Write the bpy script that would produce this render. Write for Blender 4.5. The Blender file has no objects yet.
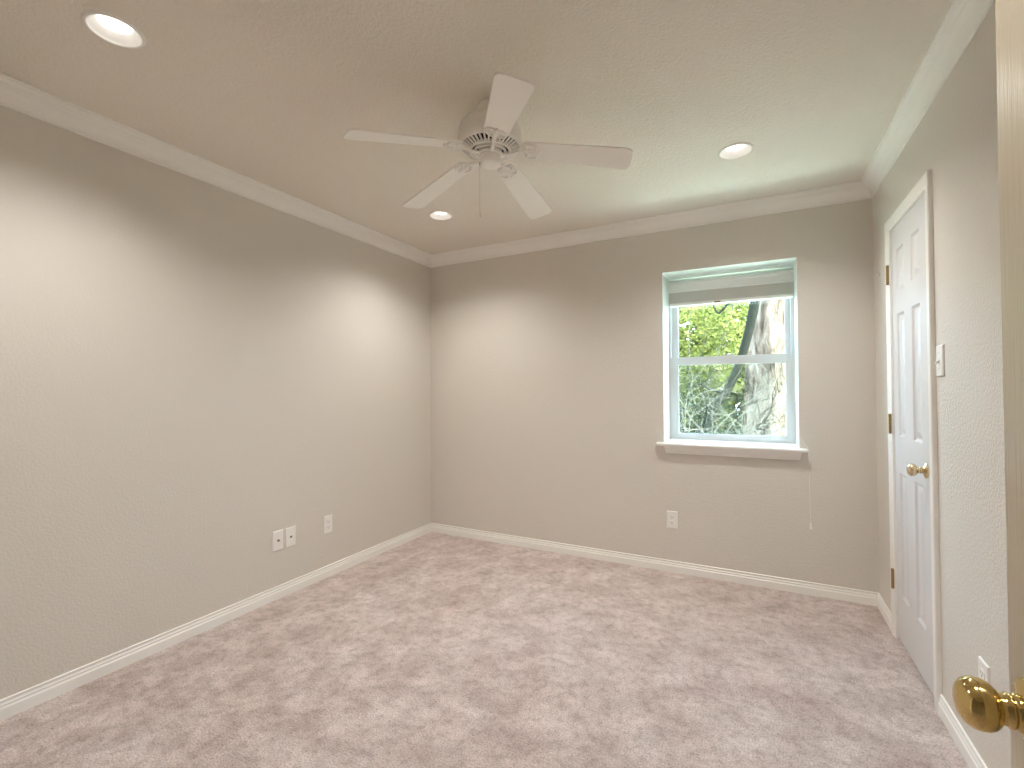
import bpy, bmesh, math, random
from mathutils import Vector, Matrix

# ---------------------------------------------------------------- camera, world, sun, exposure
scene = bpy.context.scene
COL = scene.collection
W, D, H = 3.178, 2.439, 2.44          # right wall, back wall, ceiling
Y0 = -0.95                            # inner face of the wall with the entry doorway

cam_d = bpy.data.cameras.new('camera')
cam = bpy.data.objects.new('camera', cam_d)
COL.objects.link(cam)
yaw, pitch, roll, FPX = -0.4792, 0.0156, -0.0046, 464.67
fw = Vector((math.sin(yaw) * math.cos(pitch), math.cos(yaw) * math.cos(pitch), math.sin(pitch)))
rt = Vector((math.cos(yaw), -math.sin(yaw), 0))
up = rt.cross(fw)
r2 = rt * math.cos(roll) + up * math.sin(roll)
u2 = -rt * math.sin(roll) + up * math.cos(roll)
m = Matrix((r2, u2, -fw)).transposed().to_4x4()
m.translation = Vector((2.5527, -0.9047, 1.2386))
cam.matrix_world = m
cam_d.sensor_fit = 'HORIZONTAL'
cam_d.sensor_width = 36.0
cam_d.lens = FPX * 36.0 / 1024.0
cam_d.clip_start = 0.02
scene.camera = cam

world = bpy.data.worlds.new('daylight_sky')
scene.world = world
world.use_nodes = True
bg = world.node_tree.nodes['Background']
bg.inputs['Color'].default_value = (0.58, 0.72, 1.0, 1)
bg.inputs['Strength'].default_value = 18.0

sun_d = bpy.data.lights.new('sun', 'SUN')
sun_d.energy = 56.0
sun_d.color = (1.0, 0.97, 0.92)
sun_d.angle = 0.01
sun = bpy.data.objects.new('sun', sun_d)
COL.objects.link(sun)
sun.rotation_euler = Vector((-0.70, 0.14, -0.95)).to_track_quat('-Z', 'Y').to_euler()

scene.view_settings.view_transform = 'Standard'
scene.view_settings.look = 'None'
scene.view_settings.gamma = 1.0
scene.view_settings.use_curve_mapping = False
scene.view_settings.exposure = 0.07
CAN_POWER = 60.0
CAN_COLOR = (1.0, 0.968, 0.92)

scene.cycles.max_bounces = 12
scene.cycles.diffuse_bounces = 8
scene.cycles.transparent_max_bounces = 16
scene.cycles.sample_clamp_indirect = 80.0
scene.cycles.caustics_reflective = False
scene.cycles.caustics_refractive = False

random.seed(4)

# ---------------------------------------------------------------- materials
def mat(name, color, rough=0.6, metal=0.0, spec=0.4):
    mt = bpy.data.materials.new(name)
    mt.use_nodes = True
    b = mt.node_tree.nodes['Principled BSDF']
    b.inputs['Base Color'].default_value = (*color, 1)
    b.inputs['Roughness'].default_value = rough
    b.inputs['Metallic'].default_value = metal
    b.inputs['Specular IOR Level'].default_value = spec
    return mt

def nodes(mt):
    return mt.node_tree.nodes, mt.node_tree.links, mt.node_tree.nodes['Principled BSDF']

def noise(mt, scale, detail=2.0, rough=0.5, stretch=(1, 1, 1), distort=0.0):
    n, l, b = nodes(mt)
    tc = n.new('ShaderNodeTexCoord')
    mp = n.new('ShaderNodeMapping')
    mp.inputs['Scale'].default_value = stretch
    t = n.new('ShaderNodeTexNoise')
    t.inputs['Scale'].default_value = scale
    t.inputs['Detail'].default_value = detail
    t.inputs['Roughness'].default_value = rough
    t.inputs['Distortion'].default_value = distort
    l.new(tc.outputs['Object'], mp.inputs['Vector'])
    l.new(mp.outputs['Vector'], t.inputs['Vector'])
    return t

def bump(mt, tex_out, dist, strength=1.0, prev=None):
    n, l, b = nodes(mt)
    bp = n.new('ShaderNodeBump')
    bp.inputs['Strength'].default_value = strength
    bp.inputs['Distance'].default_value = dist
    l.new(tex_out, bp.inputs['Height'])
    if prev:
        l.new(prev.outputs['Normal'], bp.inputs['Normal'])
    l.new(bp.outputs['Normal'], b.inputs['Normal'])
    return bp

def ramp(mt, tex_out, stops):
    n, l, b = nodes(mt)
    r = n.new('ShaderNodeValToRGB')
    el = r.color_ramp.elements
    while len(el) > 1:
        el.remove(el[0])
    el[0].position, el[0].color = stops[0][0], (*stops[0][1], 1)
    for p, c in stops[1:]:
        e = el.new(p)
        e.color = (*c, 1)
    l.new(tex_out, r.inputs['Fac'])
    return r

WALLC = (0.67, 0.632, 0.578)
M_wall = mat('wall_paint_greige', WALLC, 0.55, spec=0.3)
bump(M_wall, noise(M_wall, 95, 3, 0.55).outputs['Fac'], 0.004, 0.5)
M_ceil = mat('ceiling_paint_greige', (0.77, 0.725, 0.65), 0.65, spec=0.25)
bump(M_ceil, noise(M_ceil, 85, 3, 0.6).outputs['Fac'], 0.008, 0.7)
M_trim = mat('white_trim_paint', (0.85, 0.835, 0.80), 0.35, spec=0.4)
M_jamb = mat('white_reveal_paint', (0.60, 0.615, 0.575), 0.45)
M_door = mat('white_door_paint', (0.68, 0.67, 0.675), 0.35, spec=0.45)
bump(M_door, noise(M_door, 60, 4, 0.6, (1, 1, 0.06)).outputs['Fac'], 0.0008, 0.35)
M_entry = mat('cream_door_paint', (0.52, 0.455, 0.345), 0.28, spec=0.5)
bump(M_entry, noise(M_entry, 150, 4, 0.65, (1, 1, 0.05)).outputs['Fac'], 0.002, 0.55)
M_fan = mat('white_fan_enamel', (0.86, 0.84, 0.80), 0.4)
M_blade = mat('white_fan_blade', (0.86, 0.835, 0.785), 0.45)
M_dark = mat('dark_recess', (0.03, 0.026, 0.022), 0.8)
M_vinyl = mat('white_vinyl', (0.60, 0.605, 0.61), 0.4)
M_blind = mat('blind_white', (0.84, 0.83, 0.80), 0.5)
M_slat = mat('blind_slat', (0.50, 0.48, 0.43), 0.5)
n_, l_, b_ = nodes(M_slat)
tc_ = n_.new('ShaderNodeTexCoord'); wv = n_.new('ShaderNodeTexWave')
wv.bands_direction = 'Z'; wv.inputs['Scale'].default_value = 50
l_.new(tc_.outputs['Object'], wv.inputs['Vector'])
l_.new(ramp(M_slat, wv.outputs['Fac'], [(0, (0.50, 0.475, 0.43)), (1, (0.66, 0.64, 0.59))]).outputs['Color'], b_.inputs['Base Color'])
M_plate = mat('white_plastic', (0.84, 0.82, 0.79), 0.35)
M_plate_dark = mat('slot_black', (0.05, 0.045, 0.04), 0.6)
M_brass = mat('polished_brass', (0.70, 0.53, 0.22), 0.10, 1.0)
M_brass_old = mat('worn_brass', (0.40, 0.27, 0.12), 0.35, 1.0)
M_knob = mat('satin_brass', (0.72, 0.60, 0.40), 0.18, 1.0)
M_cord = mat('cord_white', (0.75, 0.73, 0.70), 0.7)
M_chain = mat('chain_metal', (0.55, 0.47, 0.36), 0.35, 0.8)
M_brownclip = mat('brown_clip', (0.33, 0.19, 0.12), 0.6)

M_carpet = mat('carpet_pile', (0.6, 0.5, 0.46), 0.95, spec=0.05)
def carpet():
    mt = M_carpet
    n, l, b = nodes(mt)
    big = noise(mt, 2.6, 4, 0.6, distort=0.2)  # big, mid and pat patches put the pile-direction sheen into the colour
    mid = noise(mt, 9.0, 4, 0.65, distort=0.15)
    fine = noise(mt, 150, 4, 0.75)
    r1 = ramp(mt, big.outputs['Fac'], [(0.32, (0.645, 0.535, 0.50)), (0.5, (0.695, 0.595, 0.56)), (0.66, (0.725, 0.635, 0.605))])
    r2_ = ramp(mt, mid.outputs['Fac'], [(0.36, (0.88, 0.845, 0.835)), (0.5, (0.99, 0.985, 0.98)), (0.62, (1.06, 1.065, 1.065))])
    r3 = ramp(mt, fine.outputs['Fac'], [(0.32, (0.56, 0.50, 0.49)), (0.5, (1, 1, 1)), (0.66, (1.22, 1.22, 1.22))])
    pat = noise(mt, 4.6, 3, 0.55, distort=0.1)
    r4 = ramp(mt, pat.outputs['Fac'], [(0.38, (0.91, 0.885, 0.88)), (0.46, (0.985, 0.98, 0.975)), (0.54, (1.0, 1.0, 1.0)), (0.57, (1.08, 1.085, 1.09))])
    clump = noise(mt, 26, 3, 0.65)
    r5 = ramp(mt, clump.outputs['Fac'], [(0.36, (0.85, 0.815, 0.805)), (0.48, (1, 1, 1)), (0.62, (1.07, 1.07, 1.075))])
    def mul(a, c):
        mx = n.new('ShaderNodeMix'); mx.data_type = 'RGBA'; mx.blend_type = 'MULTIPLY'
        mx.inputs['Factor'].default_value = 1
        l.new(a, mx.inputs[6]); l.new(c, mx.inputs[7])
        return mx.outputs[2]
    l.new(mul(mul(mul(mul(r1.outputs['Color'], r2_.outputs['Color']), r4.outputs['Color']), r5.outputs['Color']), r3.outputs['Color']), b.inputs['Base Color'])
    b.inputs['Sheen Weight'].default_value = 0.15
    bp = bump(mt, fine.outputs['Fac'], 0.012, 0.9)
    bump(mt, mid.outputs['Fac'], 0.02, 0.3, bp)
carpet()

M_lamp = bpy.data.materials.new('lamp_glow'); M_lamp.use_nodes = True
n_ = M_lamp.node_tree.nodes; n_.clear()
e_ = n_.new('ShaderNodeEmission'); o_ = n_.new('ShaderNodeOutputMaterial')
e_.inputs['Color'].default_value = (*CAN_COLOR, 1); e_.inputs['Strength'].default_value = 5.0
M_lamp.node_tree.links.new(e_.outputs[0], o_.inputs[0])

def clear_mat(name, gloss, tint, cover=0.0, cover_col=(0.6, 0.6, 0.6)):
    mt = bpy.data.materials.new(name); mt.use_nodes = True
    n = mt.node_tree.nodes; l = mt.node_tree.links; n.clear()
    o = n.new('ShaderNodeOutputMaterial'); t = n.new('ShaderNodeBsdfTransparent')
    t.inputs['Color'].default_value = (*tint, 1)
    mx = n.new('ShaderNodeMixShader')
    if cover:
        d = n.new('ShaderNodeBsdfDiffuse'); d.inputs['Color'].default_value = (*cover_col, 1)
        mx.inputs['Fac'].default_value = cover
    else:
        d = n.new('ShaderNodeBsdfGlossy'); d.inputs['Roughness'].default_value = 0.02
        f = n.new('ShaderNodeLayerWeight'); f.inputs['Blend'].default_value = 0.5
        pw = n.new('ShaderNodeMath'); pw.operation = 'POWER'; pw.inputs[1].default_value = 5.0
        ml = n.new('ShaderNodeMath'); ml.operation = 'MULTIPLY_ADD'; ml.inputs[1].default_value = 0.9; ml.inputs[2].default_value = 0.03
        l.new(f.outputs['Facing'], pw.inputs[0]); l.new(pw.outputs[0], ml.inputs[0]); l.new(ml.outputs[0], mx.inputs['Fac'])
    l.new(t.outputs[0], mx.inputs[1]); l.new(d.outputs[0], mx.inputs[2]); l.new(mx.outputs[0], o.inputs[0])
    return mt
M_glass = clear_mat('window_glass', 1.45, (0.90, 0.985, 0.935))
M_screen = clear_mat('insect_screen_mesh', 1.45, (1, 1, 1), 0.10, (0.50, 0.51, 0.49))

M_bark = mat('tree_bark_pale', (0.5, 0.42, 0.36), 0.9, spec=0.1)
t_ = noise(M_bark, 9, 5, 0.7, (1, 1, 0.28), 0.5)
nodes(M_bark)[1].new(ramp(M_bark, t_.outputs['Fac'], [(0.36, (0.028, 0.018, 0.012)), (0.47, (0.105, 0.072, 0.052)), (0.58, (0.180, 0.138, 0.108))]).outputs['Color'], nodes(M_bark)[2].inputs['Base Color'])
bump(M_bark, t_.outputs['Fac'], 0.09, 1.0)
M_bark_dark = mat('branch_bark_dark', (0.012, 0.012, 0.008), 0.9, spec=0.1)
bump(M_bark_dark, noise(M_bark_dark, 22, 4, 0.6, (1, 1, 0.5)).outputs['Fac'], 0.02, 0.8)
M_twig = mat('dry_twig', (0.12, 0.105, 0.085), 0.8, spec=0.1)
M_bounce = mat('pale_bounce', (0.42, 0.40, 0.36), 0.9, spec=0.1)
nodes(M_bounce)[1].new(ramp(M_bounce, noise(M_bounce, 4, 5, 0.7).outputs['Fac'], [(0.35, (0.57, 0.63, 0.52)), (0.65, (0.66, 0.71, 0.61))]).outputs['Color'], nodes(M_bounce)[2].inputs['Base Color'])  # pale greenish tone of the added slab tints the daylight it bounces indoors
def leaf(name, a, c):
    mt = mat(name, a, 0.7, spec=0.08)
    n, l, b = nodes(mt)
    t = noise(mt, 3.0, 2, 0.5)
    l.new(ramp(mt, t.outputs['Fac'], [(0.35, a), (0.65, c)]).outputs['Color'], b.inputs['Base Color'])
    tr = n.new('ShaderNodeBsdfTranslucent'); tr.inputs['Color'].default_value = (c[0] * 1.2, c[1] * 1.15, c[2], 1)
    mx = n.new('ShaderNodeMixShader'); mx.inputs['Fac'].default_value = 0.35
    o = n['Material Output']
    l.new(b.outputs[0], mx.inputs[1]); l.new(tr.outputs[0], mx.inputs[2]); l.new(mx.outputs[0], o.inputs[0])
    return mt
M_leaf = leaf('leaf_bright_green', (0.055, 0.070, 0.016), (0.165, 0.172, 0.052))
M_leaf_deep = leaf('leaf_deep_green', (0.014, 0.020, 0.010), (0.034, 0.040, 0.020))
M_ground = mat('leaf_litter_ground', (0.32, 0.29, 0.2), 0.95, spec=0.05)
nodes(M_ground)[1].new(ramp(M_ground, noise(M_ground, 8, 5, 0.7).outputs['Fac'], [(0.35, (0.20, 0.19, 0.13)), (0.65, (0.34, 0.31, 0.25))]).outputs['Color'], nodes(M_ground)[2].inputs['Base Color'])

# ---------------------------------------------------------------- helpers
def obj(name, bm, material, parent=None, smooth=False, angle=None):
    me = bpy.data.meshes.new(name)
    bmesh.ops.recalc_face_normals(bm, faces=bm.faces)
    bm.to_mesh(me); bm.free()
    for mm in (material if isinstance(material, (list, tuple)) else [material]):
        me.materials.append(mm)
    if smooth:
        me.polygons.foreach_set('use_smooth', [True] * len(me.polygons))
        if angle:
            me.set_sharp_from_angle(angle=math.radians(angle))
    o = bpy.data.objects.new(name, me)
    COL.objects.link(o)
    if parent:
        o.parent = parent
    return o

def empty(name, loc, parent=None):
    o = bpy.data.objects.new(name, None)
    o.empty_display_size = 0.05
    COL.objects.link(o)
    o.location = loc
    if parent:
        o.parent = parent
    return o

def tag(o, label=None, cat=None, group=None, kind=None):
    if label: o['label'] = label
    if cat: o['category'] = cat
    if group: o['group'] = group
    if kind: o['kind'] = kind
    return o

def box(bm, a, b, mi=0):
    vs = [bm.verts.new((x, y, z)) for x in (a[0], b[0]) for y in (a[1], b[1]) for z in (a[2], b[2])]
    for f in ((0, 1, 3, 2), (4, 6, 7, 5), (0, 4, 5, 1), (2, 3, 7, 6), (0, 2, 6, 4), (1, 5, 7, 3)):
        bm.faces.new([vs[i] for i in f]).material_index = mi

def bevel_all(bm, w, seg=2):
    bmesh.ops.bevel(bm, geom=list(bm.edges), offset=w, segments=seg, affect='EDGES', profile=0.5, clamp_overlap=True)

def lathe(bm, prof, axis=Vector((0, 0, 1)), origin=Vector((0, 0, 0)), n=40, mi=0, cap=True):
    """prof: (radius, height) pairs along axis"""
    axis = axis.normalized()
    a = axis.orthogonal().normalized(); b = axis.cross(a)
    rings = []
    for r, h in prof:
        c = origin + axis * h
        if r < 1e-6:
            rings.append([bm.verts.new(c)])
        else:
            rings.append([bm.verts.new(c + (a * math.cos(2 * math.pi * i / n) + b * math.sin(2 * math.pi * i / n)) * r) for i in range(n)])
    for p, q in zip(rings, rings[1:]):
        for i in range(n):
            j = (i + 1) % n
            if len(p) == 1 and len(q) == 1: continue
            if len(p) == 1: f = bm.faces.new((p[0], q[i], q[j]))
            elif len(q) == 1: f = bm.faces.new((p[i], p[j], q[0]))
            else: f = bm.faces.new((p[i], p[j], q[j], q[i]))
            f.material_index = mi
    if cap:
        for rg in (rings[0], rings[-1]):
            if len(rg) > 2:
                bm.faces.new(rg).material_index = mi

def tube(bm, pts, rad, n=8, mi=0):
    pts = [Vector(p) for p in pts]
    rads = rad if isinstance(rad, (list, tuple)) else [rad] * len(pts)
    rings = []; prev = None
    for i, p in enumerate(pts):
        d = (pts[min(i + 1, len(pts) - 1)] - pts[max(i - 1, 0)]).normalized()
        if prev is None: a = d.orthogonal().normalized()
        else:
            a = prev - d * prev.dot(d)
            a = a.normalized() if a.length > 1e-6 else d.orthogonal().normalized()
        prev = a; b = d.cross(a)
        rings.append([bm.verts.new(p + (a * math.cos(2 * math.pi * k / n) + b * math.sin(2 * math.pi * k / n)) * rads[i]) for k in range(n)])
    for p, q in zip(rings, rings[1:]):
        for k in range(n):
            bm.faces.new((p[k], p[(k + 1) % n], q[(k + 1) % n], q[k])).material_index = mi
    bm.faces.new(rings[0]).material_index = mi; bm.faces.new(rings[-1]).material_index = mi

def spline(pts, k=6):
    pts = [Vector(p) for p in pts]; out = []
    for i in range(len(pts) - 1):
        p0 = pts[max(i - 1, 0)]; p1 = pts[i]; p2 = pts[i + 1]; p3 = pts[min(i + 2, len(pts) - 1)]
        for j in range(k):
            t = j / k
            out.append(0.5 * ((2 * p1) + (p2 - p0) * t + (2 * p0 - 5 * p1 + 4 * p2 - p3) * t * t + (3 * p1 - p0 - 3 * p2 + p3) * t ** 3))
    out.append(pts[-1])
    return out

def sweep(bm, prof, ends):
    """prof: list of (a, b); ends: two functions mapping (a, b) to a point; a closed prism between them"""
    s = [bm.verts.new(ends[0](*p)) for p in prof]; e = [bm.verts.new(ends[1](*p)) for p in prof]
    n = len(prof)
    for i in range(n):
        j = (i + 1) % n
        bm.faces.new((s[i], s[j], e[j], e[i]))
    bm.faces.new(s); bm.faces.new(e)

def struct(o, label, cat):
    return tag(o, label, cat, kind='structure')

# ---------------------------------------------------------------- room shell
bm = bmesh.new(); box(bm, (-0.12, -2.4, -0.15), (W + 0.5, D + 0.0, 0.0))
struct(obj('floor', bm, M_carpet), 'mottled pinkish beige cut pile carpet over the whole floor', 'floor')

CANS = [(0.690, -0.160), (0.675, 1.668), (2.486, 1.668), (2.486, -0.160)]
CAN_R = 0.0695
bm = bmesh.new()
corners = [bm.verts.new(p) for p in ((-0.001, Y0 - 0.001, H), (W + 0.001, Y0 - 0.001, H), (W + 0.001, D + 0.001, H), (-0.001, D + 0.001, H))]
edges = [bm.edges.new((corners[i], corners[(i + 1) % 4])) for i in range(4)]
for cx, cy in CANS:
    vs = [bm.verts.new((cx + CAN_R * math.cos(2 * math.pi * i / 48), cy + CAN_R * math.sin(2 * math.pi * i / 48), H)) for i in range(48)]
    edges += [bm.edges.new((vs[i], vs[(i + 1) % 48])) for i in range(48)]
bmesh.ops.triangle_fill(bm, edges=edges, use_beauty=True)
box(bm, (-0.12, Y0 - 0.12, H + 0.14), (W + 0.15, D + 0.38, H + 0.30))
struct(obj('ceiling', bm, M_ceil), 'textured greige painted ceiling', 'ceiling')

bm = bmesh.new(); box(bm, (-0.12, Y0 - 0.12, 0), (0, D, H + 0.14))
struct(obj('wall_left', bm, M_wall), 'long plain greige wall on the left', 'wall')

WX1, WX2, WZ1, WZ2, WT = 1.9954, 2.8015, 0.881, 2.0597, 0.38
bm = bmesh.new()
box(bm, (-0.12, D, -0.3), (WX1, D + WT, H + 0.14)); box(bm, (WX2, D, -0.3), (W + 0.15, D + WT, H + 0.14))
box(bm, (WX1, D, -0.3), (WX2, D + WT, WZ1 - 0.02)); box(bm, (WX1, D, WZ2), (WX2, D + WT, H + 0.14))
struct(obj('wall_back', bm, M_wall), 'greige end wall around the window', 'wall')

DY1, DY2, DZ = 1.522, 2.062, 2.046     # closet door opening
bm = bmesh.new()
box(bm, (W, Y0 - 0.12, 0), (W + 0.15, DY1, H + 0.14)); box(bm, (W, DY2, 0), (W + 0.15, D, H + 0.14))
box(bm, (W, DY1, DZ), (W + 0.15, DY2, H + 0.14)); box(bm, (W + 0.08, DY1, 0), (W + 0.15, DY2, DZ))
struct(obj('wall_right', bm, M_wall), 'greige side wall on the right around the closet door', 'wall')

EX1, EX2, EZ = 1.25, 2.86, 2.06        # entry doorway
bm = bmesh.new()
box(bm, (0, Y0 - 0.12, 0), (EX1, Y0, H + 0.14)); box(bm, (EX2, Y0 - 0.12, 0), (W, Y0, H + 0.14)); box(bm, (EX1, Y0 - 0.12, EZ), (EX2, Y0, H + 0.14))
struct(obj('wall_front', bm, M_wall), 'greige wall with the entry doorway behind the viewer', 'wall')
bm = bmesh.new()
box(bm, (0.9, -2.4, 0), (1.0, Y0 - 0.12, 2.44)); box(bm, (W + 0.4, -2.4, 0), (W + 0.5, Y0 - 0.12, 2.44)); box(bm, (0.9, -2.5, 0), (W + 0.5, -2.4, 2.44))
box(bm, (W + 0.15, Y0 - 0.12, 0), (W + 0.5, Y0 - 0.02, 2.44))
struct(obj('wall_hall', bm, M_wall), 'hallway walls beyond the entry doorway', 'wall')
bm = bmesh.new(); box(bm, (0.9, -2.5, 2.44), (W + 0.5, Y0 - 0.12, 2.56))
struct(obj('ceiling_hall', bm, M_ceil), 'hallway ceiling beyond the entry doorway', 'ceiling')

# crown moulding: (inset from wall, z)
CR = [(0, -0.0935), (0.009, -0.0935), (0.012, -0.0905), (0.012, -0.0865), (0.009, -0.0835), (0.011, -0.080),
      (0.0125, -0.072), (0.017, -0.061), (0.024, -0.050), (0.033, -0.040), (0.040, -0.034), (0.041, -0.030), (0.0445, -0.027), (0.0495, -0.0245),
      (0.0545, -0.0195), (0.057, -0.0135), (0.0575, -0.0105), (0.062, -0.0095), (0.0644, -0.007), (0.0644, 0), (0, 0)]
def rim(side, prof, za, zb=None, lo=None, hi=None, name='', label='', cat='', segs=None):
    bm = bmesh.new()
    for lo, hi in (segs or [(None, None)]):
        if side == 'left':
            e = [lambda p, z: (p, Y0 + p, za + z), lambda p, z: (p, D - p, za + z)]
        elif side == 'back':
            e = [lambda p, z: (p, D - p, za + z), lambda p, z: (W - p, D - p, za + z)]
        elif side == 'right':
            e = [(lambda p, z, lo=lo: (W - p, Y0 + p if lo is None else lo, za + z)), (lambda p, z, hi=hi: (W - p, D - p if hi is None else hi, za + z))]
        else:
            e = [(lambda p, z, lo=lo: (p if lo is None else lo, Y0 + p, za + z)), (lambda p, z, hi=hi: (W - p if hi is None else hi, Y0 + p, za + z))]
        sweep(bm, prof, e)
    return struct(obj(name, bm, M_trim), label, cat)
for i, s in enumerate(('left', 'back', 'right', 'front')):
    where = {'left': 'along the top of the left wall', 'back': 'above the window wall', 'right': 'above the closet door wall', 'front': 'above the entry doorway'}[s]
    rim(s, CR, H, name='trim_%d' % (i + 1), label='white stepped crown moulding ' + where, cat='crown moulding')
# baseboard: (inset, z)
BB = [(0, 0.0755), (0.005, 0.0755), (0.0072, 0.0735), (0.0072, 0.0690), (0.0055, 0.0660), (0.0062, 0.0600), (0.0088, 0.0560), (0.0090, 0.0525),
      (0.0078, 0.0505), (0.0088, 0.0460), (0.0118, 0.0430), (0.0126, 0.040), (0.0130, 0), (0, 0)]
CAS1, CAS2 = 1.4374, 2.1012            # outer edges of the closet casing
rim('left', BB, 0, name='baseboard_left', label='white moulded baseboard along the left wall', cat='baseboard')
rim('back', BB, 0, name='baseboard_back', label='white moulded baseboard under the window wall', cat='baseboard')
rim('right', BB, 0, name='baseboard_right', label='white moulded baseboard either side of the closet door', cat='baseboard', segs=[(None, CAS1), (CAS2, None)])
rim('front', BB, 0, name='baseboard_front', label='white moulded baseboard beside the entry doorway', cat='baseboard', segs=[(None, EX1 - 0.06), (EX2 + 0.06, None)])

# casing profile: (distance in from the outer edge, thickness)
def casing(bm, prof, P, u1, u2, top):
    """P(u, z, n) maps to the world; outer edges u1<u2 and outer top"""
    sweep(bm, prof, [lambda a, t: P(u1 + a, 0, t), lambda a, t: P(u1 + a, top - a, t)])
    sweep(bm, prof, [lambda a, t: P(u1 + a, top - a, t), lambda a, t: P(u2 - a, top - a, t)])
    sweep(bm, prof, [lambda a, t: P(u2 - a, top - a, t), lambda a, t: P(u2 - a, 0, t)])
CP = [(0, 0), (0, 0.0135), (0.003, 0.0165), (0.014, 0.0165), (0.018, 0.0145), (0.022, 0.0155), (0.030, 0.0135), (0.036, 0.0140), (0.044, 0.0110), (0.052, 0.0110), (0.055, 0.0095), (0.055, 0)]
bm = bmesh.new()
casing(bm, CP, lambda u, z, n: (W - n, u, z), CAS1, CAS2, 2.0936)
# jamb lining inside the opening
for y in (DY1, DY2 - 0.004):
    box(bm, (W - 0.0015, y, 0), (W + 0.08, y + 0.004, DZ))
box(bm, (W - 0.0015, CAS1 + 0.05, 0), (W + 0.002, DY1 + 0.004, DZ)); box(bm, (W - 0.0015, DY2 - 0.004, 0), (W + 0.002, CAS2 - 0.05, DZ))
box(bm, (W - 0.0015, DY1, DZ - 0.004), (W + 0.08, DY2, DZ))
struct(obj('trim_5', bm, M_trim), 'white casing around the closet door', 'door casing')
bm = bmesh.new()
casing(bm, CP, lambda u, z, n: (u, Y0 + n, z), EX1 - 0.055, EX2 + 0.055, EZ + 0.055)
for x in (EX1, EX2 - 0.012):
    box(bm, (x, Y0 - 0.12, 0), (x + 0.012, Y0, EZ))
box(bm, (EX1 + 0.012, Y0 - 0.12, EZ - 0.012), (EX2 - 0.012, Y0, EZ))
struct(obj('trim_6', bm, M_trim), 'white casing around the entry doorway', 'door casing')

# ---------------------------------------------------------------- panelled doors
def panel_door(bm, w, h, t, cols, rows):
    """slab in local coordinates: u 0..w along x, z 0..h, faces at y=0 (front) and y=t"""
    us = sorted({0, w, *[c for p in cols for c in p]}); zs = sorted({0, h, *[c for p in rows for c in p]})
    rings = [(0, 0), (0.006, 0.006), (0.012, 0.0085), (0.018, 0.0085), (0.040, 0.0025), (0.043, 0.002)]
    for face in (0, 1):
        def P(u, z, d): return (u, d if face == 0 else t - d, z)
        for a, b in zip(us, us[1:]):
            for c, e in zip(zs, zs[1:]):
                if (a, b) in cols and (c, e) in rows:
                    prev = None
                    for off, dep in rings:
                        o2 = min(off, (b - a) * 0.48)
                        q = [bm.verts.new(P(*p, dep)) for p in ((a + o2, c + o2), (b - o2, c + o2), (b - o2, e - o2), (a + o2, e - o2))]
                        if prev:
                            for i in range(4):
                                bm.faces.new((prev[i], prev[(i + 1) % 4], q[(i + 1) % 4], q[i]))
                        prev = q
                    bm.faces.new(prev)
                else:
                    bm.faces.new([bm.verts.new(P(*p, 0)) for p in ((a, c), (b, c), (b, e), (a, e))])
    for a, b in (((0, 0), (0, h)), ((0, h), (w, h)), ((w, h), (w, 0)), ((w, 0), (0, 0))):
        bm.faces.new([bm.verts.new(p) for p in ((a[0], 0, a[1]), (b[0], 0, b[1]), (b[0], t, b[1]), (a[0], t, a[1]))])
    bmesh.ops.remove_doubles(bm, verts=bm.verts, dist=1e-5)

# closet door: local x runs from the latch edge (y=1.528) to the hinge edge; front faces the room
bm = bmesh.new()
panel_door(bm, 0.528, 2.028, 0.035, [(0.090, 0.207), (0.321, 0.438)], [(0.222, 0.822), (0.999, 1.592), (1.708, 1.908)])
for v in bm.verts:
    u, d, z = v.co
    v.co = (d, u, z)
d1 = obj('door_1', bm, M_door)
d1.location = (W, 1.528, 0.013)
struct(d1, 'white six panel closet door, closed, in the right wall', 'door')
def knob_profile(s=1.0, rose=0.032):
    return [(rose, 0), (rose, 0.003), (rose * 0.92, 0.006), (rose * 0.62, 0.009), (0.0135, 0.0115), (0.012, 0.013), (0.0125, 0.018), (0.014, 0.0195), (0.014, 0.0215), (0.0115, 0.0235), (0.0115, 0.027), (0.013, 0.029)]
bm = bmesh.new()
lathe(bm, knob_profile() + [(0.017, 0.0315), (0.0225, 0.0355), (0.0255, 0.0415), (0.0262, 0.048), (0.0245, 0.054), (0.019, 0.0595), (0.010, 0.062), (0, 0.0625)], Vector((-1, 0, 0)), n=36)
k = obj('door_knob', bm, M_knob, d1, smooth=True, angle=40)
k.location = (0, 0.042, 0.893)
k['label'] = 'brass knob on a round rosette'
def hinge_bm():
    bm = bmesh.new()
    for i in range(5):
        lathe(bm, [(0.0068, i * 0.0178 + 0.0008), (0.0068, (i + 1) * 0.0178 - 0.0002)], n=16)
    lathe(bm, [(0.0045, 0.089), (0.0075, 0.0905), (0.0045, 0.094), (0, 0.095)], n=16); lathe(bm, [(0.0045, 0), (0.0075, -0.0015), (0.0045, -0.005), (0, -0.006)], n=16)
    box(bm, (-0.004, -0.0022, 0.0), (0.0165, 0.0006, 0.089))
    box(bm, (0.004, 0.0, 0.0), (0.0165, 0.0015, 0.089))
    return bm
hm = None
for z in (1.773, 1.022, 0.247):
    if hm is None:
        h_ = obj('door_hinge', hinge_bm(), M_brass_old, d1, smooth=True, angle=40); hm = h_
    else:
        h_ = hm.copy(); COL.objects.link(h_); h_.parent = d1
    h_.location = (-0.0165, 0.5270, z - 0.013)
    h_['label'] = 'dull brass butt hinge'

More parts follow.
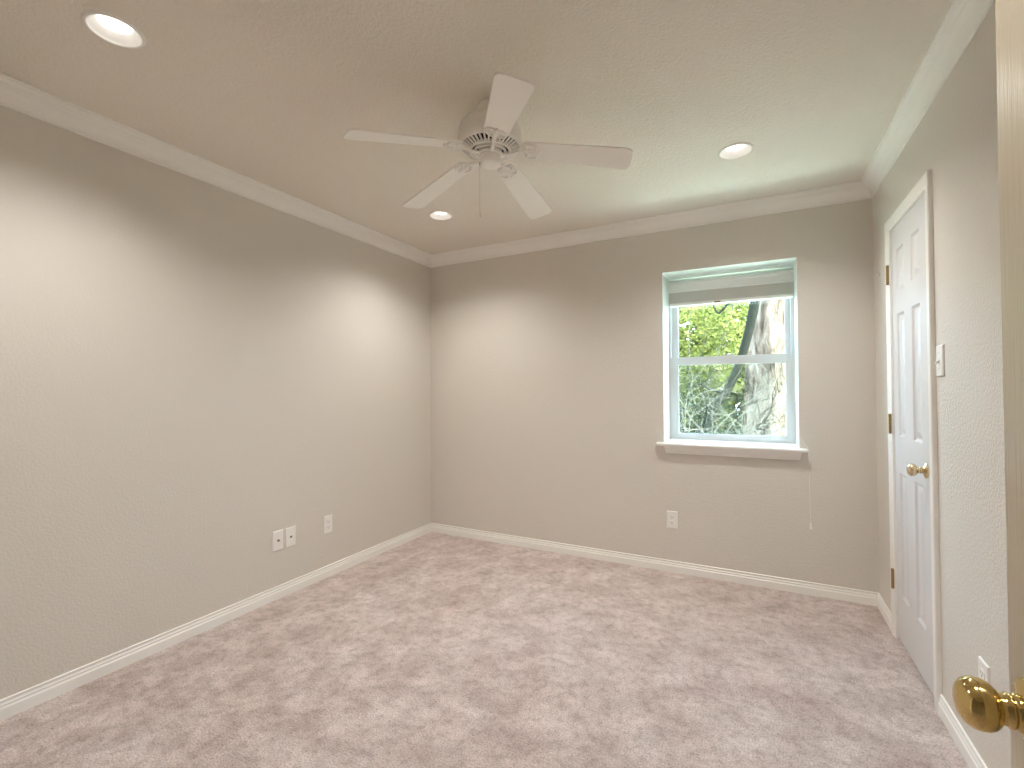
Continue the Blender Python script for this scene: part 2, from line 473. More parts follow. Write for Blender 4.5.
# entry door, standing open at the right edge of the picture
DFX = 2.811
bm = bmesh.new()
panel_door(bm, 0.762, 2.028, 0.035, [(0.115, 0.331), (0.431, 0.647)], [(0.222, 0.822), (0.999, 1.592), (1.708, 1.908)])
for v in bm.verts:
    u, d, z = v.co
    v.co = (d, -u, z)
d2 = obj('door_2', bm, M_entry)
d2.location = (DFX, -0.160, 0.013)
struct(d2, 'cream entry door standing open at the right edge of the picture', 'door')
bm = bmesh.new()
lathe(bm, [(0.034, 0), (0.034, 0.005), (0.0325, 0.008), (0.027, 0.0100), (0.019, 0.0115), (0.0165, 0.0125), (0.0175, 0.0145), (0.0175, 0.0165), (0.0160, 0.0180), (0.0155, 0.0200), (0.0165, 0.0215), (0.0165, 0.0235), (0.0148, 0.0250), (0.0145, 0.0285),
           (0.0145, 0.0305), (0.0185, 0.0330), (0.0222, 0.0375), (0.0243, 0.0430), (0.0248, 0.0490), (0.0236, 0.0550), (0.0205, 0.0605), (0.0150, 0.0648), (0.0080, 0.0670), (0, 0.0677)], Vector((-1, 0, 0)), n=48)
k2 = obj('door_knob', bm, M_brass, d2, smooth=True, angle=50)
k2.location = (0, -0.059, 0.884); k2.scale = (0.96, 1.06, 1.06)
k2['label'] = 'polished brass ball knob on a round rosette'
bm = bmesh.new(); box(bm, (0.005, -0.0005, 0.86), (0.030, 0.0012, 0.917)); box(bm, (0.010, 0, 0.877), (0.025, 0.009, 0.900))
obj('latch_plate', bm, M_brass, d2)['label'] = 'brass latch plate in the door edge'

# ---------------------------------------------------------------- window
FY = D + 0.265                          # room side of the vinyl frame
win = empty('window_1', (0, 0, 0))
struct(win, 'white single hung vinyl window in the end wall, trees outside', 'window')
bm = bmesh.new()
jt = 0.003
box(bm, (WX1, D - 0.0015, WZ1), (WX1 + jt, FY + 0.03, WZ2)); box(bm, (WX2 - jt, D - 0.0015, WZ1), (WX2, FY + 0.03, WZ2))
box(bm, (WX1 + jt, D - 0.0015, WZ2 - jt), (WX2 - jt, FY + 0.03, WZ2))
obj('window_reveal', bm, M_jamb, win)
fx1, fx2, fz1, fz2 = WX1 + jt, WX2 - jt, WZ1, WZ2 - jt
def frame(bm, x1, x2, z1, z2, y1, y2, l, r, b, t):
    box(bm, (x1, y1, z1), (x1 + l, y2, z2)); box(bm, (x2 - r, y1, z1), (x2, y2, z2))
    box(bm, (x1 + l, y1, z1), (x2 - r, y2, z1 + b)); box(bm, (x1 + l, y1, z2 - t), (x2 - r, y2, z2))
bm = bmesh.new(); frame(bm, fx1, fx2, fz1, fz2, FY, FY + 0.075, 0.014, 0.020, 0.009, 0.020)
frame(bm, fx1 + 0.014, fx2 - 0.02, fz1 + 0.009, fz2 - 0.020, FY + 0.034, FY + 0.040, 0.006, 0.006, 0.004, 0.004)
bevel_all(bm, 0.0015, 1)
obj('window_frame', bm, M_vinyl, win)
def sash(name, x1, x2, z1, z2, y, l, r, b, t, th=0.028):
    bm = bmesh.new(); frame(bm, x1, x2, z1, z2, y, y + th, l, r, b, t)
    s = 0.008
    frame(bm, x1 + l, x2 - r, z1 + b, z2 - t, y + 0.007, y + th - 0.004, s * .6, s * .6, s * .6, s * .6)
    bevel_all(bm, 0.0012, 1)
    o = obj(name, bm, M_vinyl, win)
    bm = bmesh.new(); box(bm, (x1 + l + 0.001, y + 0.012, z1 + b + 0.001), (x2 - r - 0.001, y + 0.016, z2 - t - 0.001))
    obj('window_pane', bm, M_glass, o)
    return o
sx1, sx2 = fx1 + 0.0145, fx2 - 0.0205
lower = sash('lower_sash', sx1, sx2, fz1 + 0.0095, 1.4825, FY + 0.004, 0.0445, 0.0265, 0.030, 0.0545)
upper = sash('upper_sash', sx1, sx2, 1.434, fz2 - 0.0205, FY + 0.042, 0.042, 0.0265, 0.045, 0.040)
bm = bmesh.new(); box(bm, (2.37, FY + 0.006, 1.4825), (2.43, FY + 0.028, 1.4885)); lathe(bm, [(0.012, 0), (0.012, 0.008), (0.006, 0.011), (0, 0.011)], origin=Vector((2.40, FY + 0.017, 1.4885)), n=20)
box(bm, (2.40, FY + 0.010, 1.4915), (2.44, FY + 0.018, 1.4975))
obj('sash_lock', bm, M_vinyl, lower)
bm = bmesh.new(); box(bm, (sx1, FY + 0.072, fz1 + 0.0095), (sx2, FY + 0.0735, 1.44))
obj('insect_screen', bm, M_screen, win)
# sill (stool) and apron
bm = bmesh.new()
box(bm, (WX1 + 0.0005, D, WZ1 - 0.019), (WX2 - 0.0005, FY + 0.01, WZ1)); 
SP = [(0, WZ1 - 0.022), (0.047, WZ1 - 0.022), (0.053, WZ1 - 0.0195), (0.056, WZ1 - 0.011), (0.053, WZ1 - 0.0025), (0.047, WZ1), (0, WZ1)]
sweep(bm, SP, [lambda a, z: (1.9555, D - a, z), lambda a, z: (2.838, D - a, z)])
sl = obj('window_sill', bm, M_trim, win)
bm = bmesh.new()
AP = [(0, -0.049), (0.022, -0.049), (0.026, -0.044), (0.027, -0.036), (0.031, -0.022), (0.038, -0.010), (0.041, -0.004), (0.041, 0), (0, 0)]
sweep(bm, AP, [lambda a, z: (2.006 - z * 0.16, D - a, WZ1 - 0.022 + z), lambda a, z: (2.8105 + z * 0.25, D - a, WZ1 - 0.022 + z)])
obj('sill_apron', bm, M_trim, sl)

# blind, drawn up
bx1, bx2, by = WX1 + 0.014, WX2 - 0.005, D + 0.200
blind = empty('window_blind', ((bx1 + bx2) / 2, by, 2.03))
tag(blind, 'white slatted window blind drawn up to the top of the window', 'blind')
def bobj(name, bm, mtl, parent=None):
    for v in bm.verts: v.co -= blind.location
    return obj(name, bm, mtl, parent or blind)
BZ = 2.028
bm = bmesh.new(); box(bm, (bx1 + 0.004, by + 0.012, BZ - 0.048), (bx2 - 0.004, by + 0.052, BZ - 0.002)); bobj('head_rail', bm, M_blind)
bm = bmesh.new()
VP = [(0.010, BZ - 0.078), (0, BZ - 0.078), (-0.002, BZ - 0.070), (0.001, BZ - 0.062), (0.001, BZ - 0.026), (-0.003, BZ - 0.020), (-0.003, BZ - 0.012), (0.001, BZ - 0.004), (0.001, BZ), (0.010, BZ)]
sweep(bm, VP, [lambda a, z: (bx1, by + a, z), lambda a, z: (bx2, by + a, z)])
bobj('valance', bm, M_blind)
bm = bmesh.new(); zz = BZ - 0.0785
NS = 22
for i in range(NS):
    z = BZ - 0.155 + i * 0.0036
    box(bm, (bx1 + 0.004, by + 0.006 + (0.0008 if i % 2 else 0), z), (bx2 - 0.004, by + 0.055, z + 0.0029))
bobj('slat_stack', bm, M_slat)
bm = bmesh.new(); box(bm, (bx1 + 0.004, by + 0.004, BZ - 0.176), (bx2 - 0.004, by + 0.056, BZ - 0.1555)); bevel_all(bm, 0.003, 2); br = bobj('bottom_rail', bm, M_blind)
bm = bmesh.new(); box(bm, (2.315, by + 0.001, BZ - 0.175), (2.355, by + 0.006, BZ - 0.162)); bevel_all(bm, 0.001, 1)
c_ = bobj('rail_clip', bm, M_brownclip, br); c_['label'] = 'small brown clip on the bottom rail'
cx_ = 2.8425
bm = bmesh.new()
path = [(bx2 - 0.012, by - 0.004, BZ - 0.03), (bx2 - 0.010, by - 0.010, 1.5), (2.7925, D + 0.14, 1.10), (2.7960, D + 0.03, 0.957), (2.8060, D - 0.006, 0.940), (2.826, D - 0.025, 0.908), (2.8385, D - 0.046, 0.889), (2.8410, D - 0.056, 0.872), (2.8415, D - 0.0585, 0.84), (cx_ + 0.001, D - 0.0585, 0.6), (cx_ + 0.003, D - 0.0585, 0.444)]
tube(bm, spline(path, 6), 0.0013, 6)
cd_ = bobj('pull_cord', bm, M_cord)
bm = bmesh.new(); lathe(bm, [(0.0015, 0.449), (0.003, 0.447), (0.0045, 0.439), (0.0065, 0.417), (0.0072, 0.411), (0.0060, 0.408), (0, 0.408)], origin=Vector((cx_ + 0.003, D - 0.0585, 0)), n=16)
bobj('cord_tassel', bm, M_cord, cd_)

# ---------------------------------------------------------------- recessed ceiling lights
def make_can():
    t = empty('recessed_light', (0, 0, H))
    bm = bmesh.new()
    lathe(bm, [(0.0685, 0.0000), (0.0692, -0.0035), (0.0710, -0.0062), (0.0740, -0.0066), (0.0785, -0.005), (0.0825, -0.0005), (0.0825, 0.0), (0.0692, 0.0004)], n=56, cap=False)
    obj('trim_ring', bm, M_trim, t, smooth=True, angle=50)
    bm = bmesh.new()
    lathe(bm, [(0.0684, 0.0000), (0.0640, 0.0060), (0.0480, 0.0200), (0.0465, 0.0220), (0.0465, 0.070), (0.0690, 0.070), (0.0690, 0.0006)], n=56, cap=False)
    obj('reflector_cone', bm, M_trim, t, smooth=True, angle=40)
    bm = bmesh.new()
    lathe(bm, [(0.0455, 0.060), (0.0455, 0.0235), (0.0440, 0.0225), (0, 0.0222)], n=40)
    obj('lamp', bm, M_lamp, t, smooth=True, angle=40)['label'] = 'glowing white lamp face'
    ld = bpy.data.lights.new('lamp_beam', 'SPOT')
    ld.energy = CAN_POWER; ld.color = CAN_COLOR; ld.spot_size = math.radians(140); ld.spot_blend = 1.0; ld.shadow_soft_size = 0.028
    lo = bpy.data.objects.new('lamp_beam', ld); COL.objects.link(lo); lo.parent = t; lo.location = (0, 0, -0.004)
    return t
can0 = make_can()
can_labels = ['glowing recessed ceiling light nearest the viewer, top left above the left wall',
              'glowing recessed ceiling light in the far corner, below the fan blades in the picture',
              'glowing recessed ceiling light to the right of the fan, in front of the window',
              'glowing recessed ceiling light just inside the entry doorway']
def dup(root):
    r = root.copy(); COL.objects.link(r)
    for ch in list(root.children):
        c = ch.copy(); COL.objects.link(c); c.parent = r
        for g in ch.children:
            d = g.copy(); COL.objects.link(d); d.parent = c
    return r
for i, (x, y) in enumerate(CANS):
    o = can0 if i == 0 else dup(can0)
    o.location = (x, y, H)
    tag(o, can_labels[i], 'ceiling light', 'recessed ceiling lights')

# ---------------------------------------------------------------- ceiling fan
FC = Vector((1.584, 0.771, H))
fan = empty('ceiling_fan', FC)
tag(fan, 'white five blade ceiling fan with a vented motor housing and pull chain', 'ceiling fan')
bm = bmesh.new(); lathe(bm, [(0.046, 0), (0.049, -0.004), (0.053, -0.014), (0.053, -0.072)], n=40)
obj('canopy', bm, M_fan, fan, smooth=True, angle=40)
bm = bmesh.new()
lathe(bm, [(0.050, -0.066), (0.076, -0.068), (0.102, -0.076), (0.120, -0.088), (0.1285, -0.103), (0.1300, -0.115), (0.1300, -0.134), (0.1325, -0.137), (0.1325, -0.162), (0.1315, -0.172), (0.128, -0.177), (0.124, -0.178), (0.124, -0.162), (0.055, -0.162)], n=56, cap=False)
obj('motor_housing', bm, M_fan, fan, smooth=True, angle=40)
# vented ring under the housing: sloped fins over a dark well
bm = bmesh.new()
lathe(bm, [(0.130, -0.1765), (0.1275, -0.1815), (0.122, -0.1835), (0.119, -0.180), (0.119, -0.172)], n=56, cap=False)
lathe(bm, [(0.0880, -0.194), (0.0870, -0.199), (0.0790, -0.200), (0.0770, -0.194), (0.0770, -0.172)], n=56, cap=False)
lathe(bm, [(0.0690, -0.194), (0.0685, -0.203), (0.0610, -0.204), (0.0610, -0.172)], n=56, cap=False)
NF = 40
for i in range(NF):
    a = 2 * math.pi * i / NF
    e = Vector((math.cos(a), math.sin(a), 0)); t = Vector((-e.y, e.x, 0))
    vs = []
    for rr, z in ((0.086, -0.1985), (0.1215, -0.1828)):
        for s in (-1, 1):
            for dz in (0, 0.006):
                vs.append(bm.verts.new(e * rr + t * s * rr * 0.034 + Vector((0, 0, z + dz))))
    for f in ((0, 1, 3, 2), (4, 6, 7, 5), (0, 4, 5, 1), (2, 3, 7, 6), (0, 2, 6, 4), (1, 5, 7, 3)):
        bm.faces.new([vs[j] for j in f])
obj('vent_ring', bm, M_fan, fan, smooth=True, angle=30)
bm = bmesh.new(); lathe(bm, [(0.119, -0.172), (0.060, -0.185), (0.05, -0.18)], n=48)
obj('motor_core', bm, M_dark, fan, smooth=True, angle=40)['label'] = 'dark motor seen through the vents'
bm = bmesh.new(); lathe(bm, [(0.046, -0.17), (0.050, -0.200), (0.054, -0.206), (0.054, -0.215), (0.050, -0.218), (0.04, -0.218)], n=48)
obj('rotor_hub', bm, M_fan, fan, smooth=True, angle=40)
bm = bmesh.new(); lathe(bm, [(0.040, -0.205), (0.0435, -0.208), (0.0440, -0.224), (0.0455, -0.227), (0.0455, -0.231), (0.0470, -0.234), (0.0470, -0.243), (0.044, -0.252), (0.034, -0.258), (0.016, -0.2605), (0, -0.261)], n=48)
sw = obj('switch_housing', bm, M_fan, fan, smooth=True, angle=40)
A0 = math.radians(-124.22); DROOP = 0.1632; PITCH = 0.1994; RT = 0.578; RR = 0.137; ZT = 2.169
def blade_frame(k):
    a = A0 + math.radians(72 * k)
    e = Vector((math.cos(a), math.sin(a), 0)); t = Vector((-e.y, e.x, 0))
    sl = math.atan(DROOP)
    e2 = Vector((e.x * math.cos(sl), e.y * math.cos(sl), -math.sin(sl)))
    t2 = (t * math.cos(PITCH) - Vector((0, 0, 1)) * math.sin(PITCH))
    n2 = e2.cross(t2).normalized(); t2 = n2.cross(e2)
    mt = Matrix((e2, t2, n2)).transposed().to_4x4()
    mt.translation = e * RR + Vector((0, 0, ZT - H + DROOP * (RT - RR)))
    return mt
L = (RT - RR) / math.cos(math.atan(DROOP)) 
def rounded(outline, rad, seg=6):
    out = []; n = len(outline)
    for i, p in enumerate(outline):
        p = Vector(p); a = (Vector(outline[i - 1]) - p); b = (Vector(outline[(i + 1) % n]) - p)
        r = rad[i]; an = a.normalized(); bn = b.normalized(); ang = an.angle(bn); d = r / math.tan(ang / 2)
        c = p + (an + bn).normalized() * (r / math.sin(ang / 2))
        s = p + an * d - c; e = p + bn * d - c
        tot = s.angle(e)
        for j in range(seg + 1):
            t = j / seg
            v = (s * math.sin((1 - t) * tot) + e * math.sin(t * tot)) / math.sin(tot)
            out.append(c + v)
    return out
def blade_bm():
    bm = bmesh.new()
    ol = rounded([(0, -0.047, 0), (L, -0.0635, 0), (L, 0.0635, 0), (0, 0.047, 0)], [0.022, 0.026, 0.026, 0.022])
    lo = [bm.verts.new((p.x, p.y, -0.003)) for p in ol]; hi = [bm.verts.new((p.x, p.y, 0.003)) for p in ol]
    bm.faces.new(lo); bm.faces.new(hi)
    for i in range(len(ol)):
        j = (i + 1) % len(ol); bm.faces.new((lo[i], lo[j], hi[j], hi[i]))
    bmesh.ops.bevel(bm, geom=[e for e in bm.edges if abs(e.verts[0].co.z - e.verts[1].co.z) < 1e-6], offset=0.0012, segments=1, affect='EDGES')
    return bm
def iron_bm():
    """blade iron in the blade's frame: scrolled plate under the root and an arm back to the hub"""
    bm = bmesh.new(); zz = -0.0065
    for s in (-1, 1):
        tube(bm, spline([(-0.008, 0.004 * s, zz), (0.004, 0.028 * s, zz), (0.026, 0.041 * s, zz), (0.052, 0.036 * s, zz), (0.060, 0.017 * s, zz), (0.050, 0.008 * s, zz), (0.026, 0.010 * s, zz), (0.004, 0.004 * s, zz)], 5), 0.0043, 8)
    tube(bm, spline([(-0.01, 0, zz), (0.02, 0, zz - 0.001), (0.066, 0, zz)], 4), [0.006] * 8 + [0.004], 8)
    for p in ((0.018, 0.024), (0.018, -0.024), (0.066, 0)):
        lathe(bm, [(0, -0.013), (0.004, -0.0125), (0.006, -0.010), (0.006, -0.003)], origin=Vector((p[0], p[1], 0)), n=12)
    return bm
for k in range(5):
    M = blade_frame(k)
    if k == 0:
        b0 = obj('fan_blade', blade_bm(), M_blade, fan); b = b0
        i0 = obj('blade_iron', iron_bm(), M_fan, b0, smooth=True, angle=50); ir = i0
    else:
        b = b0.copy(); COL.objects.link(b); b.parent = fan
        ir = i0.copy(); COL.objects.link(ir); ir.parent = b
    b.matrix_local = M
    # arm from the blade root back to the rotor hub (each bends down differently only by rotation)
    if k == 0:
        inv = M.inverted()
        a = A0; e = Vector((math.cos(a), math.sin(a), 0))
        pts = [e * 0.048 + Vector((0, 0, -0.212)), e * 0.072 + Vector((0, 0, -0.214)), e * 0.095 + Vector((0, 0, -0.213)), M @ Vector((-0.02, 0, -0.010)), M @ Vector((0.004, 0, -0.0065))]
        bm = bmesh.new(); tube(bm, spline([inv @ p for p in pts], 5), [0.0075] * 8 + [0.0062] * 13, 10)
        ar0 = obj('iron_arm', bm, M_fan, b0, smooth=True, angle=50)
    else:
        ar = ar0.copy(); COL.objects.link(ar); ar.parent = b
# pull chain
th = math.atan2(cam.location.y - FC.y, cam.location.x - FC.x)
px = Vector((-math.sin(th), math.cos(th), 0)) * -1
side = Vector((-0.0235, -0.0240, 0))
bm = bmesh.new()
c = side * 0.98
zb_ = -0.248
tube(bm, [(c.x * 1.1, c.y * 1.1, zb_ + 0.006), (c.x * 1.35, c.y * 1.35, zb_ - 0.001), (c.x * 1.38, c.y * 1.38, zb_ - 0.010)], 0.0028, 8)
n_b = 47
for i in range(n_b):
    lathe(bm, [(0, -0.0012), (0.0011, -0.0006), (0.0013, 0), (0.0011, 0.0006), (0, 0.0012)], origin=Vector((c.x * 1.38, c.y * 1.38, zb_ - 0.012 - i * 0.0042)), n=6)
tube(bm, [(c.x * 1.38, c.y * 1.38, zb_ - 0.01), (c.x * 1.38, c.y * 1.38, zb_ - 0.012 - n_b * 0.0042)], 0.0006, 5)
ch = obj('pull_chain', bm, M_chain, fan, smooth=True)
ze = zb_ - 0.012 - n_b * 0.0042
bm = bmesh.new(); lathe(bm, [(0, ze + 0.003), (0.002, ze + 0.002), (0.0035, ze - 0.004), (0.0058, ze - 0.014), (0.0062, ze - 0.019), (0.0045, ze - 0.023), (0, ze - 0.024)], origin=Vector((c.x * 1.38, c.y * 1.38, 0)), n=16)
obj('chain_pendant', bm, M_fan, ch, smooth=True)

# ---------------------------------------------------------------- electrical plates
def plate_parts(t, kind):
    """local frame: x right on the wall, z up, -y out of the wall"""
    bm = bmesh.new(); w, h = 0.035, 0.0585
    prof = [(0, 0), (0.0, 0.0035), (0.003, 0.0062), (0.0035, 0.0065)]
    prev = None
    for off, dep in prof:
        q = [bm.verts.new(p) for p in ((-w + off, -dep, -h + off), (w - off, -dep, -h + off), (w - off, -dep, h - off), (-w + off, -dep, h - off))]
        if prev:
            for i in range(4): bm.faces.new((prev[i], prev[(i + 1) % 4], q[(i + 1) % 4], q[i]))
        else: bm.faces.new(q)
        prev = q
    bm.faces.new(prev)
    obj('cover_plate', bm, M_plate, t)
    def screw(z):
        bm = bmesh.new(); lathe(bm, [(0, 0.0085), (0.002, 0.0082), (0.0034, 0.0072), (0.0034, 0.0050)], Vector((0, -1, 0)), Vector((0, 0, z)), n=14)
        obj('screw', bm, M_plate, t)
    if kind == 'outlet':
        for s in (-1, 1):
            bm = bmesh.new()
            ol = rounded([(-0.0172, 0, -0.0145), (0.0172, 0, -0.0145), (0.0172, 0, 0.0145), (-0.0172, 0, 0.0145)], [0.0105] * 4)
            a = [bm.verts.new((p.x, -0.006, p.z + s * 0.0195)) for p in ol]; b = [bm.verts.new((p.x, -0.0088, p.z + s * 0.0195)) for p in ol]
            bm.faces.new(b); bm.faces.new(a)
            for i in range(len(a)): bm.faces.new((a[i], a[(i + 1) % len(a)], b[(i + 1) % len(a)], b[i]))
            r = obj('receptacle', bm, M_plate, t)
            bm = bmesh.new(); z = s * 0.0195
            box(bm, (-0.0072, -0.0090, z - 0.001), (-0.0052, -0.0060, z + 0.0075)); box(bm, (0.0052, -0.0090, z), (0.0070, -0.0060, z + 0.0065))
            lathe(bm, [(0.0026, 0.006), (0.0026, 0.0090)], Vector((0, -1, 0)), Vector((0, 0, z - 0.0065)), n=12)
            obj('socket_slots', bm, M_plate_dark, r)['label'] = 'dark socket slots'
        screw(0)
    elif kind == 'jack':
        bm = bmesh.new(); box(bm, (-0.0085, -0.0080, -0.0085), (0.0085, -0.0050, 0.0085)); bevel_all(bm, 0.0012, 2)
        j = obj('jack', bm, M_plate, t)
        bm = bmesh.new(); box(bm, (-0.0062, -0.0083, -0.0060), (0.0062, -0.0060, 0.0060)); 
        obj('jack_port', bm, M_plate_dark, j)['label'] = 'dark jack opening'
        screw(0.030); screw(-0.030)
    elif kind == 'coax':
        bm = bmesh.new(); lathe(bm, [(0.0075, 0.005), (0.0075, 0.0085), (0.0050, 0.0090), (0.0050, 0.0150), (0.0036, 0.0150), (0.0036, 0.0100)], Vector((0, -1, 0)), n=18)
        obj('coax_connector', bm, M_brass_old, t)['label'] = 'metal threaded connector'
        screw(0.030); screw(-0.030)
    else:
        bm = bmesh.new()
        box(bm, (-0.0058, -0.0072, -0.0125), (0.0058, -0.0050, 0.0125)); obj('toggle_bezel', bm, M_plate, t)
        bm = bmesh.new()
        vs = [bm.verts.new(p) for p in ((-0.004, -0.006, -0.009), (0.004, -0.006, -0.009), (0.004, -0.006, 0.006), (-0.004, -0.006, 0.006), (-0.0034, -0.019, -0.012), (0.0034, -0.019, -0.012), (0.0034, -0.017, -0.004), (-0.0034, -0.017, -0.004))]
        for f in ((0, 1, 2, 3), (4, 5, 6, 7), (0, 1, 5, 4), (1, 2, 6, 5), (2, 3, 7, 6), (3, 0, 4, 7)): bm.faces.new([vs[i] for i in f])
        obj('toggle', bm, M_plate, t)
        screw(0.030); screw(-0.030)
def plate(name, kind, loc, rz, label, cat, group=None):
    t = empty(name, loc); t.rotation_euler = (0, 0, rz)
    plate_parts(t, kind)
    return tag(t, label, cat, group)
HP = math.pi / 2
plate('cable_jack', 'coax', (0, 0.938, 0.3475), HP, 'left one of two adjoining white wall plates, with a round cable connector', 'wall jack')
plate('phone_jack', 'jack', (0, 1.024, 0.3465), HP, 'right one of two adjoining white wall plates, with a small dark jack', 'wall jack')
plate('power_outlet', 'outlet', (0, 1.309, 0.3505), HP, 'white duplex power outlet low on the left wall', 'outlet', 'power outlets')
plate('power_outlet', 'outlet', (2.048, D, 0.354), 0, 'white duplex power outlet on the end wall under the window', 'outlet', 'power outlets')
plate('power_outlet', 'outlet', (W, 1.052, 0.338), -HP, 'white duplex power outlet on the right wall behind the brass ball knob', 'outlet', 'power outlets')
plate('light_switch', 'switch', (W, 1.379, 1.345), -HP, 'white toggle light switch beside the closet door', 'light switch')
# small bumper on the wall by the closet door
t = empty('wall_hook', (W, 2.30, 1.87))
tag(t, 'tiny white hook on the corner wall beside the closet door top hinge', 'hook')
bm = bmesh.new(); lathe(bm, [(0.011, 0), (0.011, 0.003), (0.006, 0.005), (0.005, 0.007), (0.008, 0.009), (0.009, 0.012), (0.005, 0.015), (0, 0.015)], Vector((-1, 0, 0)), n=18)
obj('hook_body', bm, M_plate, t, smooth=True, angle=40)

# ---------------------------------------------------------------- outside the window
bm = bmesh.new(); box(bm, (-14, D + WT + 0.02, -0.7), (18, 26, -0.5))
struct(obj('ground', bm, M_ground), 'leaf littered ground outside the window', 'ground')
def on(qx, qy, Y):
    d = fw + r2 * ((qx - 512) / FPX) - u2 * ((qy - 384) / FPX)
    return cam.location + d * ((Y - cam.location.y) / d.y)
bm = bmesh.new(); box(bm, (-3.0, D + WT + 0.02, -0.5), (7.0, D + 2.35, -0.42))  # added slab below the camera's view, reflects sun up onto the ceiling
struct(obj('bounce_slab', bm, M_bounce), 'added pale slab outside the window, out of view, bouncing sunlight to the ceiling', 'bounce_slab')
TY = D + 3.6
c0, c1 = on(770, 440, TY), on(776, 300, TY)
tr = empty('tree', (c0.x, TY, -0.5))
tag(tr, 'large tree with a thick pale sunlit trunk right outside the window', 'tree')
def limb(pts, rads, mtl, name, parent, n=20, wob=0.0):
    bm = bmesh.new(); base = parent.location
    P = spline(pts, 8); R = []
    for i in range(len(pts) - 1):
        for j in range(8): R.append(rads[i] + (rads[i + 1] - rads[i]) * j / 8)
    R.append(rads[-1])
    tube(bm, [p - base for p in P], R, n)
    if wob:
        for v in bm.verts:
            a = math.atan2(v.co.y, v.co.x)
            f = 1 + wob * (math.sin(5 * a + v.co.z * 1.5) + 0.6 * math.sin(9 * a - v.co.z * 2.3))
            v.co.x *= f; v.co.y *= f
    return obj(name, bm, mtl, parent, smooth=True)
rad = 0.30
limb([(c0.x - 0.05, TY, -0.55), (c0.x - 0.02, TY, 0.2), (c0.x, TY, 0.9), (c0.x + 0.03, TY, 1.9), (c0.x + 0.14, TY + 0.1, 3.4), (c0.x + 0.25, TY + 0.2, 5.5)], [0.42, 0.33, rad, 0.285, 0.27, 0.2], M_bark, 'trunk', tr, 40, 0.03)
# crown, above the view of the window
def leaves(name, center, size, n, mtl, parent, ls=0.07, shell=0.55, lo=-9):
    bm = bmesh.new(); base = parent.location
    for i in range(n):
        while True:
            v = Vector((random.uniform(-1, 1), random.uniform(-1, 1), random.uniform(-1, 1)))
            if shell < v.length < 1: break
        p = Vector((center[0] + v.x * size[0], center[1] + v.y * size[1], center[2] + v.z * size[2])) - base
        p += Vector((math.sin(p.z * 5 + p.x * 3), math.sin(p.x * 6), math.sin(p.y * 7 + p.x * 4))) * 0.12
        a = Vector((random.gauss(0, 1), random.gauss(0, 1), random.gauss(0, 0.6))).normalized()
        b = a.orthogonal().normalized(); b.rotate(Matrix.Rotation(random.uniform(0, 6.3), 3, a))
        s = ls * random.uniform(0.6, 1.3)
        q = [p - a * s, p + b * s * 0.42, p + a * s, p - b * s * 0.42]
        bm.faces.new([bm.verts.new(x) for x in q])
    return obj(name, bm, mtl, parent)
leaves('foliage', (c0.x + 0.3, TY + 0.6, 8.6), (1.4, 1.3, 1.0), 2000, M_leaf, tr, 0.11)
# dark leaning tree in front of the shrubs
LY = D + 3.0
lt = empty('tree', (on(690, 470, LY).x, LY, -0.5))
tag(lt, 'slender dark trunk leaning across the window in front of the shrubs', 'tree')
pts = [Vector((on(668, 480, LY).x - 0.5, LY, -0.55))] + [on(x, y, LY) for x, y in ((697, 440), (712, 412), (729, 387), (741, 358), (750, 326), (755, 296), (752, 262))] + [on(752, 262, LY) + Vector((0, 0, 1.2))]
limb(pts, [0.075, 0.062, 0.056, 0.052, 0.05, 0.052, 0.06, 0.055, 0.03], M_bark_dark, 'trunk', lt, 14)
limb([on(755, 300, LY), on(742, 296, LY), on(729, 303, LY), on(718, 313, LY), on(712, 300, LY)], [0.022, 0.02, 0.017, 0.014, 0.008], M_bark_dark, 'branch', lt, 8)
limb([on(724, 392, LY), on(712, 390, LY), on(700, 384, LY), on(690, 389, LY)], [0.02, 0.016, 0.012, 0.006], M_bark_dark, 'branch', lt, 8)
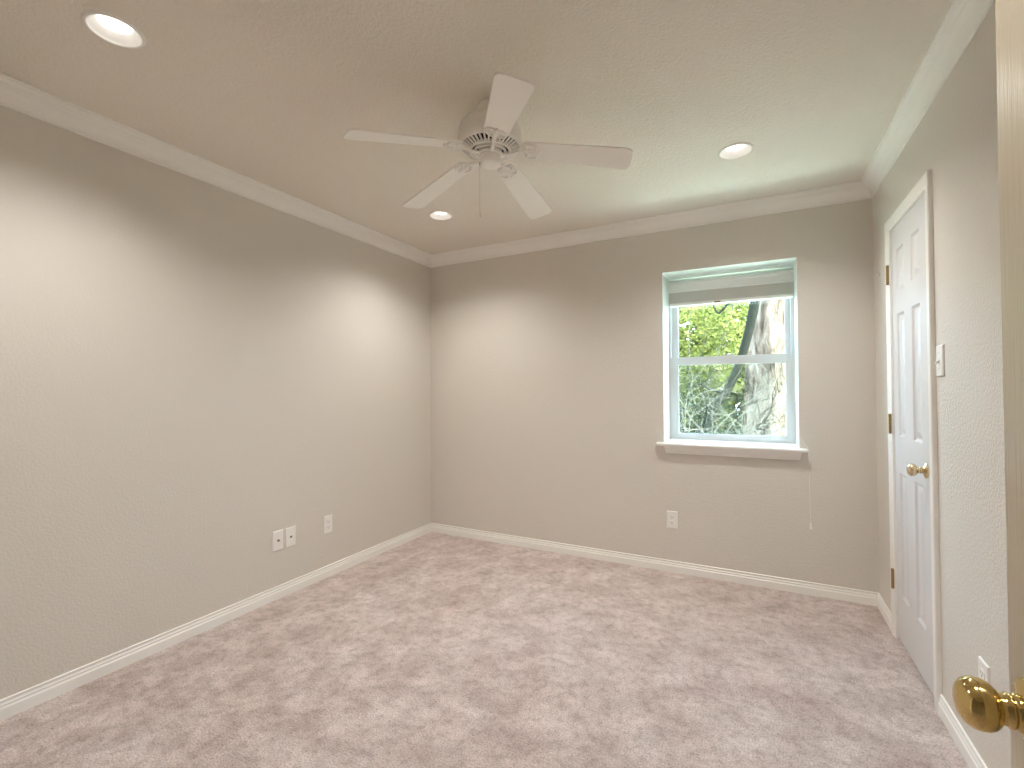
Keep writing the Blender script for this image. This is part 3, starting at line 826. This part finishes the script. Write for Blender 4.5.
# shrubs
SHR = [('shrub', 'bright green leafy shrub filling the upper left of the window', 1.5, D + 5.6, 2.3, (1.4, 0.8, 1.3), 9000, M_leaf, 0.042),
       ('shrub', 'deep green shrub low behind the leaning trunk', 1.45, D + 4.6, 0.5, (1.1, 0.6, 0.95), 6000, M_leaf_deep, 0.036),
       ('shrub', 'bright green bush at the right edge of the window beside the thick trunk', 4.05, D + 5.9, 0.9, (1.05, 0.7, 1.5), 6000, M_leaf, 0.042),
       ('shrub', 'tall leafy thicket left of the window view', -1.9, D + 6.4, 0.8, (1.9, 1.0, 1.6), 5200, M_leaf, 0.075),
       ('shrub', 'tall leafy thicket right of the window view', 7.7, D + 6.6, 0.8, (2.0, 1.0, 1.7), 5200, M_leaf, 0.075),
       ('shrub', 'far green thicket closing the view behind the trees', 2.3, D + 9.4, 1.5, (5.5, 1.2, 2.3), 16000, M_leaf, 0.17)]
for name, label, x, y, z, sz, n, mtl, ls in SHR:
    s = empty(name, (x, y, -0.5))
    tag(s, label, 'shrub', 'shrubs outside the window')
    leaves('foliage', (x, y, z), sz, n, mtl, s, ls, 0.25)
    bm = bmesh.new()
    for i in range(9):
        a = 2 * math.pi * i / 9 + random.uniform(-.3, .3)
        top = Vector((math.cos(a) * sz[0] * 0.6, math.sin(a) * sz[1] * 0.6, z + 0.5 + sz[2] * random.uniform(0.1, 0.6)))
        tube(bm, spline([(math.cos(a) * 0.08, math.sin(a) * 0.08, -0.02), top * 0.5 + Vector((random.uniform(-.1, .1), 0, 0)), top], 4), [0.022 - 0.0018 * q for q in range(9)], 6)
    obj('stems', bm, M_twig, s)
# dry twigs at the lower left of the window
TW = D + 2.66
tb = empty('bare_shrub', (on(690, 440, TW).x, TW, -0.5))
tag(tb, 'leafless shrub of pale dry twigs in the lower left of the window', 'shrub')
bm = bmesh.new(); base = tb.location
def twig(p, d, ln, r, depth):
    pts = [p]; dd = d.copy()
    for i in range(4):
        dd = (dd + Vector((random.uniform(-.35, .35), random.uniform(-.10, .10), random.uniform(-.3, .25)))).normalized()
        pts.append(pts[-1] + dd * ln / 4)
    tube(bm, pts, [r * (1 - 0.17 * i) for i in range(5)], 5)
    if depth:
        for q in (2, 3, 4):
            nd = (dd + Vector((random.uniform(-1, 1), random.uniform(-.10, .10), random.uniform(-.7, .7)))).normalized()
            twig(pts[q], nd, ln * 0.62, r * 0.6, depth - 1)
for i in range(11):
    a = random.uniform(0, 6.3)
    twig(Vector((random.uniform(-.35, .35), random.uniform(-.06, .06), 0.0)), Vector((0.5 * math.cos(a), 0.03 * math.sin(a), 1)).normalized(), random.uniform(1.0, 1.6), 0.014, 3)
for v in bm.verts:
    v.co.y *= min(1.0, 0.2 / max(abs(v.co.y), 1e-6)) if abs(v.co.y) > 0.2 else 1.0
obj('twigs', bm, M_twig, tb)
